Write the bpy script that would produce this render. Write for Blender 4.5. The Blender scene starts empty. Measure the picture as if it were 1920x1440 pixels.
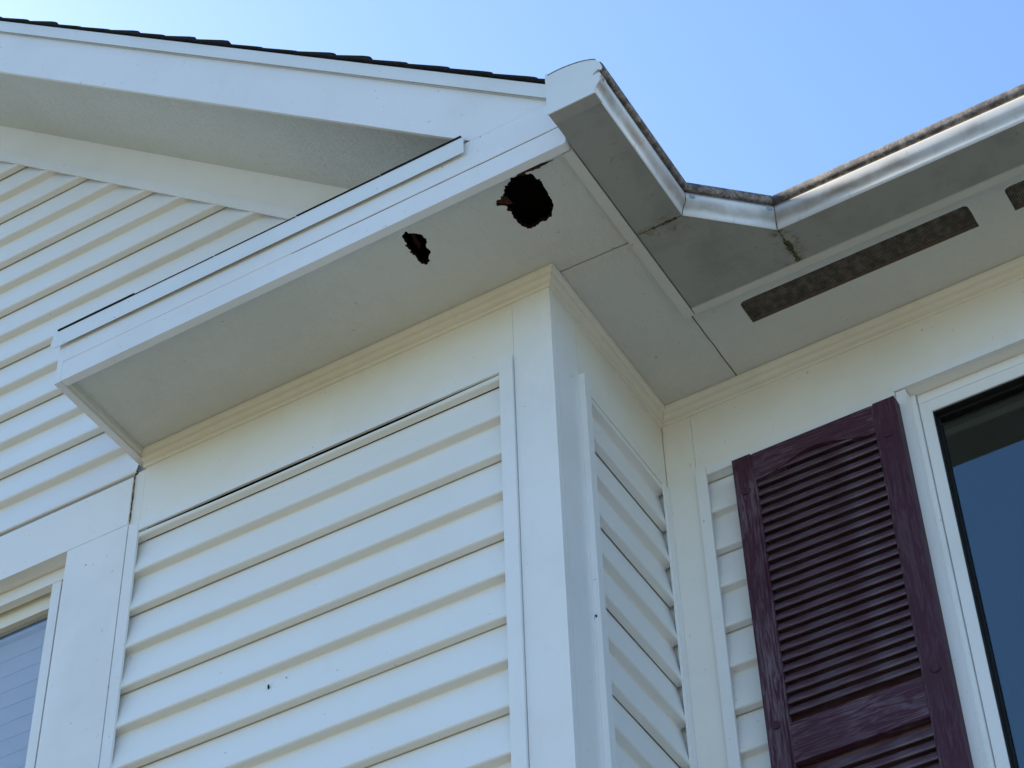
import bpy, bmesh, math, random
from mathutils import Vector, Matrix

random.seed(7)
S = bpy.context.scene
COL = S.collection
Z0 = 5.07                      # height of the soffit above the ground (all z below are relative to the soffit)

# ------------------------------------------------------------------ camera
R = [[0.8613566, 0.5073173, -0.0263421], [0.3739852, -0.5981753, 0.7087463], [-0.3438021, 0.6203349, 0.7049714]]
cd = bpy.data.cameras.new('camera'); cam = bpy.data.objects.new('camera', cd); COL.objects.link(cam)
cd.sensor_width = 36.0; cd.lens = 4250.82 / 1920 * 36.0; cd.clip_start = 0.05; cd.clip_end = 3000
m = Matrix([[R[0][i], R[1][i], -R[2][i], 0] for i in range(3)] + [[0, 0, 0, 1]])
m.translation = Vector((1.464576, -2.814779, -3.468817 + Z0))
cam.matrix_world = m
S.camera = cam

# ------------------------------------------------------------------ sky, sun, exposure
SUN_EL, SUN_AZ = 38.0, -74.0    # azimuth measured from +Y (into the house), negative = to the left
w = bpy.data.worlds.new('World'); S.world = w; w.use_nodes = True
nt = w.node_tree
for n in list(nt.nodes): nt.nodes.remove(n)
out = nt.nodes.new('ShaderNodeOutputWorld'); bg = nt.nodes.new('ShaderNodeBackground'); sky = nt.nodes.new('ShaderNodeTexSky')
sky.sky_type = 'NISHITA'; sky.sun_disc = False
sky.sun_elevation = math.radians(SUN_EL); sky.sun_rotation = math.radians(SUN_AZ)
sky.air_density = 1.0; sky.dust_density = 0.9; sky.ozone_density = 1.0; sky.altitude = 100
bg.inputs['Strength'].default_value = 0.15
wb = nt.nodes.new('ShaderNodeMix'); wb.data_type = 'RGBA'; wb.blend_type = 'MULTIPLY'; wb.inputs[0].default_value = 1.0
wb.inputs[7].default_value = (.83, 1.03, 1.20, 1)          # camera white balance of the clear sky
nt.links.new(sky.outputs[0], wb.inputs[6]); nt.links.new(wb.outputs[2], bg.inputs[0]); nt.links.new(bg.outputs[0], out.inputs[0])
sl = bpy.data.lights.new('sun', 'SUN'); sl.energy = 4.6; sl.angle = math.radians(0.55); sl.color = (1.0, 0.91, 0.78)
so = bpy.data.objects.new('sun', sl); COL.objects.link(so); so.location = (-20, 15, 30)
a, e = math.radians(SUN_AZ), math.radians(SUN_EL)
to_sun = Vector((math.sin(a) * math.cos(e), math.cos(a) * math.cos(e), math.sin(e)))
so.rotation_euler = to_sun.to_track_quat('Z', 'Y').to_euler()
S.view_settings.view_transform = 'Standard'; S.view_settings.look = 'None'
S.view_settings.exposure = 0.82; S.view_settings.gamma = 1.0; S.view_settings.use_curve_mapping = False
S.render.engine = 'CYCLES'
S.cycles.max_bounces = 10; S.cycles.diffuse_bounces = 6

# ------------------------------------------------------------------ materials
class NT:
    def __init__(s, name):
        s.m = bpy.data.materials.new(name); s.m.use_nodes = True
        s.t = s.m.node_tree; s.b = s.t.nodes['Principled BSDF']
        s.co = s.t.nodes.new('ShaderNodeTexCoord').outputs['Object']
    def n(s, typ, **kw):
        x = s.t.nodes.new(typ)
        for k, v in kw.items(): setattr(x, k, v)
        return x
    def link(s, a, b): s.t.links.new(a, b)
    def mapping(s, scale=(1, 1, 1), loc=(0, 0, 0), rot=(0, 0, 0)):
        x = s.n('ShaderNodeMapping'); s.link(s.co, x.inputs[0])
        x.inputs['Scale'].default_value = scale; x.inputs['Location'].default_value = loc; x.inputs['Rotation'].default_value = rot
        return x.outputs[0]
    def noise(s, vec, scale, detail=4, rough=.55, dist=0):
        x = s.n('ShaderNodeTexNoise'); s.link(vec, x.inputs['Vector'])
        x.inputs['Scale'].default_value = scale; x.inputs['Detail'].default_value = detail
        x.inputs['Roughness'].default_value = rough; x.inputs['Distortion'].default_value = dist
        return x.outputs['Fac']
    def ramp(s, fac, a, b, ca=(0, 0, 0, 1), cb=(1, 1, 1, 1)):
        x = s.n('ShaderNodeMapRange'); s.link(fac, x.inputs[0])
        x.inputs[1].default_value = a; x.inputs[2].default_value = b; x.interpolation_type = 'SMOOTHSTEP'
        return x.outputs[0]
    def mix(s, fac, a, b):
        x = s.n('ShaderNodeMix', data_type='RGBA')
        if isinstance(fac, float): x.inputs[0].default_value = fac
        else: s.link(fac, x.inputs[0])
        for v, i in ((a, 6), (b, 7)):
            if isinstance(v, tuple): x.inputs[i].default_value = v + (1,) if len(v) == 3 else v
            else: s.link(v, x.inputs[i])
        return x.outputs[2]
    def math(s, op, a, b=None):
        x = s.n('ShaderNodeMath', operation=op)
        for v, i in ((a, 0), (b, 1)):
            if v is None: continue
            if isinstance(v, (int, float)): x.inputs[i].default_value = v
            else: s.link(v, x.inputs[i])
        return x.outputs[0]
    def bump(s, h, strength=.3, dist=.001, prev=None):
        x = s.n('ShaderNodeBump'); s.link(h, x.inputs['Height'])
        x.inputs['Strength'].default_value = strength; x.inputs['Distance'].default_value = dist
        if prev is not None: s.link(prev, x.inputs['Normal'])
        s.link(x.outputs[0], s.b.inputs['Normal']); return x.outputs[0]
    def color(s, c):
        if isinstance(c, tuple): s.b.inputs['Base Color'].default_value = c + (1,)
        else: s.link(c, s.b.inputs['Base Color'])
    def rough(s, r, spec=.5):
        if isinstance(r, float): s.b.inputs['Roughness'].default_value = r
        else: s.link(r, s.b.inputs['Roughness'])
        s.b.inputs['Specular IOR Level'].default_value = spec

def paint(name, base, dirt, rough=.5, dirt_amt=.5, speck=.6, bump=.25, grain=(1, 1, 1), bscale=260, spec=.4):
    """painted / vinyl surface: faint tonal drift, a few dirt specks, fine relief"""
    k = NT(name)
    big = k.ramp(k.noise(k.co, 2.3, 5, .6), .42, .75)
    c = k.mix(k.math('MULTIPLY', big, dirt_amt), base, dirt)
    med = k.ramp(k.noise(k.mapping((1, 1, .35)), 22, 5, .65), .5, .8)
    c = k.mix(k.math('MULTIPLY', med, dirt_amt * .5), c, dirt)
    sp = k.ramp(k.noise(k.co, 95, 2, .5), .735, .78)
    c = k.mix(k.math('MULTIPLY', sp, speck), c, (.09, .075, .055))
    k.color(c); k.rough(rough, spec)
    k.bump(k.noise(k.mapping(grain), bscale, 4, .6), bump, .0008)
    return k

def mk():
    M = {}
    M['board'] = paint('white_painted_board', (.855, .85, .83), (.62, .61, .57), .5, .35, .55, .3, (1, 1, .25), 240).m
    M['frieze'] = paint('cream_painted_board', (.855, .84, .785), (.70, .67, .59), .5, .4, .5, .3, (.3, .3, 1), 240).m
    M['crown'] = paint('cream_moulding', (.84, .815, .73), (.62, .59, .49), .5, .4, .5, .2).m
    M['vinyl'] = paint('white_vinyl_siding', (.85, .845, .82), (.76, .74, .68), .42, .3, .3, .12, (.25, .25, 1), 300).m
    M['jvinyl'] = paint('white_vinyl_trim', (.85, .85, .84), (.64, .62, .56), .4, .35, .4, .08).m
    # soffit: rough hardboard, brushed paint
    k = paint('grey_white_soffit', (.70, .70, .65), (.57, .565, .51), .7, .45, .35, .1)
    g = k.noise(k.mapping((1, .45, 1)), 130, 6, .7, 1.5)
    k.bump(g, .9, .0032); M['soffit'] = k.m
    k = paint('textured_rake_soffit', (.68, .68, .63), (.56, .56, .51), .7, .4, .35, .1)
    wv = k.n('ShaderNodeTexWave', wave_type='RINGS', rings_direction='SPHERICAL'); k.link(k.mapping((1, 1.0, 1), (.9, .15, -Z0 - .55)), wv.inputs[0])
    wv.inputs['Scale'].default_value = 38; wv.inputs['Distortion'].default_value = 22; wv.inputs['Detail'].default_value = 3; wv.inputs['Detail Scale'].default_value = 1.6
    h = k.math('ADD', k.math('MULTIPLY', wv.outputs['Fac'], .5), k.noise(k.co, 150, 5, .7, 1.0))
    k.bump(h, .9, .0026); M['rake_soffit'] = k.m
    M['fascia'] = paint('white_fascia_board', (.83, .83, .83), (.66, .65, .62), .45, .35, .6, .15, (.2, 1, 1)).m
    M['metal'] = paint('white_coated_metal', (.78, .80, .79), (.62, .61, .56), .35, .3, .5, .05).m
    M['trim_under'] = paint('worn_fascia_strip', (.66, .65, .59), (.50, .48, .40), .55, .5, .5, .2).m
    # gutter: aluminium, grime streaks; brown strip mixes grime with painted shade of the ogee
    k = NT('white_gutter_grime_shade')
    xyz = k.n('ShaderNodeSeparateXYZ'); k.link(k.co, xyz.inputs[0])
    base = (.77, .78, .78)
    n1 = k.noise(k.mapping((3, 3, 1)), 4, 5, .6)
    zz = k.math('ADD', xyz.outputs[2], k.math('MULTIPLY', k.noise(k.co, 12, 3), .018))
    grime_shade_band = k.math('MULTIPLY', k.ramp(zz, Z0 + .000, Z0 + .012), k.math('SUBTRACT', 1.0, k.ramp(zz, Z0 + .018, Z0 + .038)))
    c = k.mix(k.math('MULTIPLY', grime_shade_band, k.math('ADD', k.math('MULTIPLY', k.ramp(n1, .30, .70), .6), .4)), base, (.33, .285, .235))
    st = k.ramp(k.noise(k.mapping((1, 1, .2)), 90, 4, .7), .58, .74)
    c = k.mix(k.math('MULTIPLY', st, .45), c, (.40, .34, .27))
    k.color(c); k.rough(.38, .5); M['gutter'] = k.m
    k = NT('grimy_gutter_lip')
    a1 = k.ramp(k.noise(k.mapping((1, 1, .7)), 46, 7, .8), .38, .58)
    a2 = k.ramp(k.noise(k.co, 160, 4, .7), .45, .65)
    c = k.mix(a1, (.33, .27, .225), (.075, .058, .042)); c = k.mix(k.math('MULTIPLY', a2, .6), c, (.09, .075, .06))
    k.color(c); k.rough(.6, .4); k.bump(k.noise(k.co, 200, 4), .3, .001); M['lip'] = k.m
    # underside of the gutter: grey, with grime and moss creeping from the two joints
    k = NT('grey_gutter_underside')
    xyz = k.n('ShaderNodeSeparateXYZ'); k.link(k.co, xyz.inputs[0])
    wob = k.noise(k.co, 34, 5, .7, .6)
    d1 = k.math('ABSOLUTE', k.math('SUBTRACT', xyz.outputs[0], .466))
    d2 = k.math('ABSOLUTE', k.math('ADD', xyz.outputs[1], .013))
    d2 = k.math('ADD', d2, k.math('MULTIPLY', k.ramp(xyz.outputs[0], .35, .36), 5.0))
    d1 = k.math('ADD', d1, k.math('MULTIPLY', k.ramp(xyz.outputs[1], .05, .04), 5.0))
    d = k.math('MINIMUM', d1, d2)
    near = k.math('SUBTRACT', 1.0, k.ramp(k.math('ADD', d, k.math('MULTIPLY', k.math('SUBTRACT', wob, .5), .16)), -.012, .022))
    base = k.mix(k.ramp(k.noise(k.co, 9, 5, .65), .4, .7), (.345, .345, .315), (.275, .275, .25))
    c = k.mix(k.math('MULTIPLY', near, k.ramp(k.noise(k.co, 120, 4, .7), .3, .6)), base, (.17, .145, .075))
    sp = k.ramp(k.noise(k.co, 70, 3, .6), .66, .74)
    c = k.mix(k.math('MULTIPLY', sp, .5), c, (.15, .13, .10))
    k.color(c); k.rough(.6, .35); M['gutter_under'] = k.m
    k = paint('grey_sleeve', (.40, .39, .36), (.26, .24, .20), .5, .6, .5, .1); M['sleeve'] = k.m
    k = NT('screw_steel'); k.color((.55, .54, .52)); k.rough(.35); k.b.inputs['Metallic'].default_value = .9; M['screw'] = k.m
    k = NT('dark_sealant'); k.color(k.mix(k.noise(k.co, 220, 4), (.03, .028, .02), (.12, .105, .06))); k.rough(.9); M['sealant'] = k.m
    k = NT('green_brown_moss'); k.color(k.mix(k.ramp(k.noise(k.co, 260, 4), .35, .65), (.025, .021, .013), (.14, .125, .07))); k.rough(.95, .2); M['moss'] = k.m
    k = NT('torn_wood_fibre'); k.color(k.mix(k.ramp(k.noise(k.mapping((1, 1, 1)), 300, 5, .7), .3, .7), (.022, .010, .007), (.115, .045, .030))); k.rough(.95, .1)
    k.bump(k.noise(k.co, 500, 3), .8, .002); M['fibre'] = k.m
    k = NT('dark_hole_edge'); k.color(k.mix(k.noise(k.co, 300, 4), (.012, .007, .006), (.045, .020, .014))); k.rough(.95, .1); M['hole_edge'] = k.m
    k = NT('grimy_vent_edge'); k.color(k.mix(k.noise(k.co, 80, 4), (.10, .085, .07), (.22, .19, .15))); k.rough(.9, .1); M['vent_edge'] = k.m
    k = NT('dark_attic_gap_shade'); k.color((.010, .009, .008)); k.rough(.95, .1); M['attic'] = k.m  # near-black; also paints shade into gaps
    k = NT('dusty_vent_wire'); k.color(k.mix(k.ramp(k.noise(k.co, 60, 5, .7), .35, .7), (.14, .12, .10), (.30, .26, .21))); k.rough(.8, .2); M['wire'] = k.m
    k = NT('asphalt_shingle'); k.color(k.mix(k.ramp(k.noise(k.co, 420, 3), .35, .65), (.009, .008, .009), (.030, .027, .027))); k.rough(.95, .2)
    k.bump(k.noise(k.co, 500, 2), .9, .003); M['shingle'] = k.m
    # burgundy shutter: moulded wood grain, chalky on the raised grain
    def shut(name, scale, loc, amt=1.0):
        k = NT(name)
        g = k.noise(k.mapping(tuple(q * 6 for q in scale), loc), 1.0, 5, .6, 2.2)
        fine = k.noise(k.mapping(tuple(q * 16 for q in scale), loc), 1.0, 3, .6, .8)
        big = k.ramp(k.noise(k.co, 7.0, 4, .6), .36, .64)
        line = k.math('MULTIPLY', k.ramp(g, .40, .62), k.math('MULTIPLY', k.math('ADD', k.math('MULTIPLY', big, .7), .30), amt))
        c = k.mix(k.math('MULTIPLY', line, k.math('ADD', k.math('MULTIPLY', k.ramp(fine, .35, .6), .6), .4)), (.056, .0150, .0280), (.160, .115, .140))
        c = k.mix(k.math('MULTIPLY', k.ramp(fine, .55, .75), .30), c, (.034, .009, .015))
        k.color(c); k.rough(.58, .25)
        k.bump(k.math('ADD', g, k.math('MULTIPLY', fine, .5)), .3, .0009); return k.m
    M['shutter_v'] = shut('burgundy_shutter_stile', (14, 14, 1.3), (3, 1, 0))
    M['shutter_plain'] = shut('burgundy_shutter_plain', (14, 14, 1.3), (7, 4, 2), .28)
    M['shutter_h'] = shut('burgundy_shutter_rail', (1.5, 12, 13), (0, 2, 5))
    k = NT('burgundy_louver'); k.color(k.mix(k.ramp(k.noise(k.mapping((1, 6, 6)), 18, 4, .6), .35, .75), (.085, .040, .054), (.150, .110, .130))); k.rough(.42, .5)
    k.bump(k.noise(k.mapping((1, 8, 8)), 30, 3), .15, .0008); M['louver'] = k.m
    k = NT('black_gasket_gap_shade'); k.color((.012, .013, .014)); k.rough(.6, .3); M['gasket'] = k.m
    k = NT('window_glass'); k.color((1, 1, 1)); k.rough(.0); k.b.inputs['Transmission Weight'].default_value = 1.0; k.b.inputs['IOR'].default_value = 1.80; k.b.inputs['Specular Tint'].default_value = (.74, .95, 1.0, 1); M['glass'] = k.m
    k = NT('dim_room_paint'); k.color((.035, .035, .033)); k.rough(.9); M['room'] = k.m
    k = NT('pale_blind_slat'); k.color((.78, .80, .82)); k.rough(.5); M['blind'] = k.m
    k = NT('dark_speck'); k.color((.03, .024, .018)); k.rough(.8); M['speck'] = k.m
    k = NT('pale_concrete'); k.color(k.mix(k.noise(k.co, 1.4, 6), (.44, .42, .38), (.35, .335, .30))); k.rough(.9, .2); k.bump(k.noise(k.co, 60, 5), .3, .004); M['concrete'] = k.m
    k = NT('summer_lawn'); k.color(k.mix(k.noise(k.co, 3, 6), (.145, .125, .055), (.185, .150, .075))); k.rough(.95, .1); k.bump(k.noise(k.co, 40, 5), .8, .03); M['lawn'] = k.m
    return M
M = mk()

# ------------------------------------------------------------------ mesh helpers
def obj(name, bm, mat, parent=None, smooth=False, label=None):
    bmesh.ops.recalc_face_normals(bm, faces=bm.faces[:])
    me = bpy.data.meshes.new(name); bm.to_mesh(me); bm.free()
    for mm in (mat if isinstance(mat, list) else [mat]): me.materials.append(M[mm])
    if smooth:
        for p in me.polygons: p.use_smooth = True
    o = bpy.data.objects.new(name, me); COL.objects.link(o)
    if parent is not None: o.parent = parent
    if label: o['label'] = label
    return o
def part(name, parent, label=None):
    o = bpy.data.objects.new(name, None); COL.objects.link(o); o.parent = parent; o.empty_display_size = .1
    if label: o['label'] = label
    return o
def bev(bm, w, seg=1):
    if w > 0:
        es = [e for e in bm.edges if len(e.link_faces) == 2 and e.calc_face_angle(0) > .6]
        bmesh.ops.bevel(bm, geom=es, offset=w, segments=seg, affect='EDGES', profile=.5, clamp_overlap=True)
def box(x0, x1, y0, y1, z0, z1, bw=.0015, bm=None, seg=1):
    b = bmesh.new()
    v = [b.verts.new((x, y, z + Z0)) for x in (x0, x1) for y in (y0, y1) for z in (z0, z1)]
    for q in ((0, 1, 3, 2), (4, 6, 7, 5), (0, 4, 5, 1), (2, 3, 7, 6), (0, 2, 6, 4), (1, 5, 7, 3)): b.faces.new([v[i] for i in q])
    bev(b, bw, seg)
    if bm is None: return b
    me = bpy.data.meshes.new('t'); b.to_mesh(me); b.free(); bm.from_mesh(me); bpy.data.meshes.remove(me); return bm
def prism(pts, axis, a0, a1, bw=0, bm=None):
    """extrude a polygon along an axis; pts are the other two coords in xyz order"""
    b = bmesh.new()
    def P(p, t):
        c = {'x': (t, p[0], p[1]), 'y': (p[0], t, p[1]), 'z': (p[0], p[1], t)}[axis]
        return b.verts.new((c[0], c[1], c[2] + Z0))
    A = [P(p, a0) for p in pts]; B = [P(p, a1) for p in pts]; n = len(pts)
    b.faces.new(A); b.faces.new(B[::-1])
    for i in range(n): b.faces.new((A[i], A[(i + 1) % n], B[(i + 1) % n], B[i]))
    bev(b, bw)
    if bm is None: return b
    me = bpy.data.meshes.new('t'); b.to_mesh(me); b.free(); bm.from_mesh(me); bpy.data.meshes.remove(me); return bm
def miter_path(path, off):
    """offset an open xy path to its right by off at every vertex (mitred)"""
    res = []; n = len(path)
    for i, p in enumerate(path):
        nr = []
        for j in (i - 1, i):
            if 0 <= j < n - 1:
                d = Vector(path[j + 1]) - Vector(path[j]); d.normalize(); nr.append(Vector((d.y, -d.x)))
        if len(nr) == 1: o = nr[0] * off
        else:
            s = nr[0] + nr[1]; o = s * (off / (s.dot(nr[0])))
        res.append((p[0] + o.x, p[1] + o.y))
    return res
def sweep(bm, prof, path, i0=0, i1=None, trim0=0, trim1=0, closed=False, caps=False, mi=None):
    """sweep profile (n outward, z) along xy path between vertices i0..i1, mitred against the whole path"""
    if i1 is None: i1 = len(path) - 1
    rows = []
    for n_, z_ in prof:
        q = miter_path(path, n_)[i0:i1 + 1]
        q = [Vector(p) for p in q]
        if trim0: q[0] = q[0] + (q[1] - q[0]).normalized() * trim0
        if trim1: q[-1] = q[-1] - (q[-1] - q[-2]).normalized() * trim1
        rows.append([bm.verts.new((p.x, p.y, z_ + Z0)) for p in q])
    k = len(rows)
    for r in range(k if closed else k - 1):
        for c in range(len(rows[0]) - 1):
            f = bm.faces.new((rows[r][c], rows[r][c + 1], rows[(r + 1) % k][c + 1], rows[(r + 1) % k][c]))
            if mi: f.material_index = mi(r)
    if caps:
        bm.faces.new([rows[r][0] for r in range(k)]); bm.faces.new([rows[r][-1] for r in range(k)][::-1])
    return bm
def ragged(poly, amp=.0016, sub=3):
    outp = []
    for i, p in enumerate(poly):
        q = poly[(i + 1) % len(poly)]
        for k in range(sub):
            t = k / sub; j = amp if k else amp * .4
            outp.append((p[0] + (q[0] - p[0]) * t + random.uniform(-j, j), p[1] + (q[1] - p[1]) * t + random.uniform(-j, j)))
    return outp
def sheet_holes(outer, holes, z0, z1):
    """horizontal panel with cut-outs; lower face, upper face and all edge walls. material 1 on hole walls"""
    bm = bmesh.new(); loops = []; allE = []
    for L in [outer] + holes:
        vs = [bm.verts.new((x, y, z0 + Z0)) for x, y in L]
        es = [bm.edges.new((vs[i], vs[(i + 1) % len(vs)])) for i in range(len(vs))]
        loops.append(vs); allE += es
    bmesh.ops.triangle_fill(bm, use_beauty=True, use_dissolve=False, edges=allE)
    low = bm.faces[:]
    up = {}
    for L in loops:
        for v in L: up[v] = bm.verts.new((v.co.x, v.co.y, z1 + Z0))
    for f in low: bm.faces.new([up[v] for v in f.verts][::-1])
    for li, L in enumerate(loops):
        for i in range(len(L)):
            a, b = L[i], L[(i + 1) % len(L)]
            f = bm.faces.new((a, b, up[b], up[a])); f.material_index = 1 if li else 0
    return bm

# ------------------------------------------------------------------ setting
def ground():
    bm = bmesh.new()
    vs = [bm.verts.new(p) for p in ((-600, -600, 0), (600, -600, 0), (600, 600, 0), (-600, 600, 0))]; bm.faces.new(vs)
    o = obj('ground', bm, 'lawn'); o['kind'] = 'structure'
    bm = bmesh.new()
    vs = [bm.verts.new(p) for p in ((1.5, -16, .004), (6, -16, .004), (6, -.05, .004), (1.5, -.05, .004))]; bm.faces.new(vs)
    o = obj('driveway', bm, 'concrete'); o['kind'] = 'structure'
ground()

house = bpy.data.objects.new('house', None); COL.objects.link(house)
house['label'] = 'white vinyl sided house corner with gable, damaged eave and burgundy shutter'; house['category'] = 'house'

# key numbers measured from the photograph (metres, z from the soffit)
D = .4972            # main wall set back behind the gabled wing
SL = .8511           # roof pitch
YF, ZF = -.300, -.0196
RIDGE = -3.2
GB = -5.07           # ground
SEAM = .2032
BACK = 6.0

# ------------------------------------------------------------------ walls
def rake_z(c, x): return c - SL * x if x >= RIDGE else c - SL * (2 * RIDGE - x)
LW = (-2.45, -1.222, -1.75, -.196)      # left window opening x0,x1,z0,z1
def gable_wall():
    bm = bmesh.new()
    x0, x1, z0, z1 = LW
    prism([(2 * RIDGE, GB), (x0, GB), (x0, rake_z(.10, 2 * RIDGE)), (2 * RIDGE, rake_z(.10, 2 * RIDGE))], 'y', .021, .12, 0, bm)
    prism([(x1, GB), (-.022, GB), (-.022, .1), (x1, .1)], 'y', .021, .12, 0, bm)
    prism([(x0, GB), (x1, GB), (x1, z0), (x0, z0)], 'y', .021, .12, 0, bm)
    prism([(x0, z1), (x1, z1), (x1, .1), (x0, .1)], 'y', .021, .12, 0, bm)
    prism([(2 * RIDGE, .101), (-.022, .101), (RIDGE, rake_z(.09, RIDGE))], 'y', .021, .12, 0, bm)
    return obj('gable_wall', bm, 'board', house)
wall_f = gable_wall()
wall_s = obj('side_wall', box(-.12, -.021, .121, D + .02, GB, .05, 0), 'board', house)
RW = (.556, 1.72, -1.75, -.21)
def main_wall():
    bm = bmesh.new(); x0, x1, z0, z1 = RW
    for a in ((-.02, x0, GB, .06), (x1, 6, GB, .06), (x0, x1, GB, z0), (x0, x1, z1, .06)):
        box(a[0], a[1], D + .021, D + .12, a[2], a[3], 0, bm)
    return obj('main_wall', bm, 'board', house)
wall_m = main_wall()
# dark light block between fascia and gutter is built with the gutter
# rest of the shell (keeps the attic dark and the rooms closed)
bm = bmesh.new()
box(2 * RIDGE, 6, BACK, BACK + .1, GB, 5, 0, bm); box(2 * RIDGE - .1, 2 * RIDGE, .021, BACK + .1, GB, .2, 0, bm); box(6, 6.1, D, BACK + .1, GB, 5, 0, bm)
obj('rear_wall', bm, 'board', house)

# siding ---------------------------------------------------------------
N0, N1, HB = .002, .0218, .0062
def course(top, bot):
    """outline of one clapboard course, (n from sheathing, z), top to bottom"""
    pts = [(N0, top)]
    for t in (.0, .35, .75, 1.0):
        a = t * math.pi / 2
        pass
    pts += [(N0 + .0004, top - .004), (N1 - .0012, bot + HB + .004), (N1, bot + HB + .0012), (N1 - .0006, bot + HB - .0012), (N1 - .0028, bot + HB - .0032), (N0 + .0035, bot + .0022), (N0 + .0012, bot + .0006)]
    return pts
def panel_profile(zb, zt, zlo, zhi):
    """double-course panel between seams zb..zt clipped to zlo..zhi"""
    mid = zb + (zt - zb) * .505
    up = course(zt, mid); lo = course(mid, zb)
    lo[-1] = (N0 + .0024, zb + .0012); lo.append((N0 + .0024, zb + .0030)); lo.append((N0 + .0010, zb + .005)) 
    pts = up + lo
    # clip by z
    def clip(pts, keep, zc):
        o = []
        for i in range(len(pts) - 1):
            p, q = pts[i], pts[i + 1]; kp, kq = keep(p[1]), keep(q[1])
            if kp: o.append(p)
            if kp != kq:
                t = (zc - p[1]) / (q[1] - p[1]); o.append((p[0] + (q[0] - p[0]) * t, zc))
        if keep(pts[-1][1]): o.append(pts[-1])
        return o
    if zhi < zt: pts = clip(pts, lambda z: z <= zhi, zhi)
    if zlo > zb: pts = clip(pts, lambda z: z >= zlo, zlo)
    else: pass
    return pts
def siding(parent, frame, a_lo, a_hi, zlo, zhi, phase, sag=0):
    """frame(a, n, z) -> xyz ; a range may be functions of z"""
    k = math.floor((1.3646 - zhi) / SEAM - phase) - 1
    while True:
        zt = 1.3646 - SEAM * (k + phase); zb = zt - SEAM; k += 1
        if zb >= zhi - .004: continue
        if zt <= zlo + .004: break
        pr = panel_profile(zb, zt, zlo, zhi)
        if len(pr) < 2: continue
        bm = bmesh.new()
        f0 = a_lo if callable(a_lo) else (lambda z: a_lo); f1 = a_hi if callable(a_hi) else (lambda z: a_hi)
        if f1(pr[0][1]) - f0(pr[0][1]) < .003 and f1(pr[-1][1]) - f0(pr[-1][1]) < .003: bm.free(); continue
        ph = random.uniform(0, 6.28); amp = random.uniform(.0001, .0005); tilt = random.uniform(-.0005, .0005)
        rows = []; NX = 9
        for n_, z_ in pr:
            A, B = f0(z_), max(f1(z_), f0(z_) + .0005); r = []
            for i in range(NX):
                t = i / (NX - 1); aa = A + (B - A) * t
                r.append(bm.verts.new(frame(aa, n_ + amp * math.sin(5 * aa + ph + z_ * 9), z_ + tilt * (2 * t - 1) + .0004 * math.sin(4.1 * aa + ph) - (sag * math.sin(math.pi * min(1, max(0, t * 1.05 - .02))) if sag and z_ > zhi - .006 else 0))))
            rows.append(r)
        for r in range(len(rows) - 1):
            for i in range(NX - 1): bm.faces.new((rows[r][i], rows[r][i + 1], rows[r + 1][i + 1], rows[r + 1][i]))
        o = obj('siding_panel', bm, 'vinyl', parent)
        for p in o.data.polygons: p.use_smooth = False
front = lambda x, n, z: (x, .0205 - n, z + Z0)
sidef = lambda y, n, z: (-.0205 + n, y, z + Z0)
mainf = lambda x, n, z: (x, D + .0205 - n, z + Z0)
rk = lambda z: (.030 - z) / SL                        # right limit under the rake trim
# gable, above the head board of the left window
siding(wall_f, front, lambda z: max(2 * RIDGE - rk(z), 2 * RIDGE + .02) if z > .1 else 2 * RIDGE, lambda z: min(rk(z), -.45) if z > .11 else -1.056, -.0520, 2.8, .92)
siding(wall_f, front, -1.045, -.105, GB + .2, -.2275, .92, .0075)
obj('gap_shade_strip', box(-1.020, -.130, .0165, .0200, -.2420, -.2030, 0), 'attic', house)  # dark strip added to stand for shade in the gap under the channel
siding(wall_f, front, 2 * RIDGE, -2.62, GB + .2, -.06, .92)
siding(wall_f, front, -2.62, -1.06, GB + .2, -1.9, .92)
siding(wall_s, sidef, .122, .486, GB + .2, -.222, .40)
siding(wall_m, mainf, .078, .545, GB + .2, -.226, .86)
siding(wall_m, mainf, .545, 1.735, GB + .2, -1.78, .86)
siding(wall_m, mainf, 1.735, 6, GB + .2, -.226, .86)

# ------------------------------------------------------------------ trim boards
def board(name, b, mat='board', parent=house): return obj(name, b, mat, parent)
board('corner_board', box(-.0885, 0, 0, .0185, GB, -.004, .0015))
board('corner_board', box(-.0205, -.0008, .0207, .109, GB, -.004, .0012))
board('corner_board', box(.0005, .0700, D, D + .02, GB, -.004, .0012), 'frieze')
board('frieze_board', box(-1.0290, -.0895, .0006, .0200, -.2000, -.002, .0012), 'frieze')
board('frieze_board', box(-.0205, -.0004, .1098, D - .0006, -.2210, -.002, .0008), 'frieze')
board('frieze_board', box(.0708, 6, D - .0003, D + .02, -.2050, -.002, .0012), 'frieze')
board('trim_block', box(-1.0570, -1.0300, .0012, .021, -.1960, -.0420, .0012), 'frieze')
# left window surround
board('head_casing', box(-2.64, -1.0585, -.0050, .021, -.1955, -.0570, .0016))
board('side_casing', box(-1.2220, -1.0568, -.0055, .021, -1.75, -.1975, .0018))
board('side_casing', box(-2.62, -2.4500, .0010, .021, -1.75, -.1975, .0018))
board('sill_casing', box(-2.64, -1.0560, -.01, .021, -1.89, -1.752, .002))
# caulk line and flashing above the head casing
obj('head_caulk', box(-2.64, -1.060, .0040, .0200, -.0569, -.0515, .0006), 'moss', house)

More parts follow.
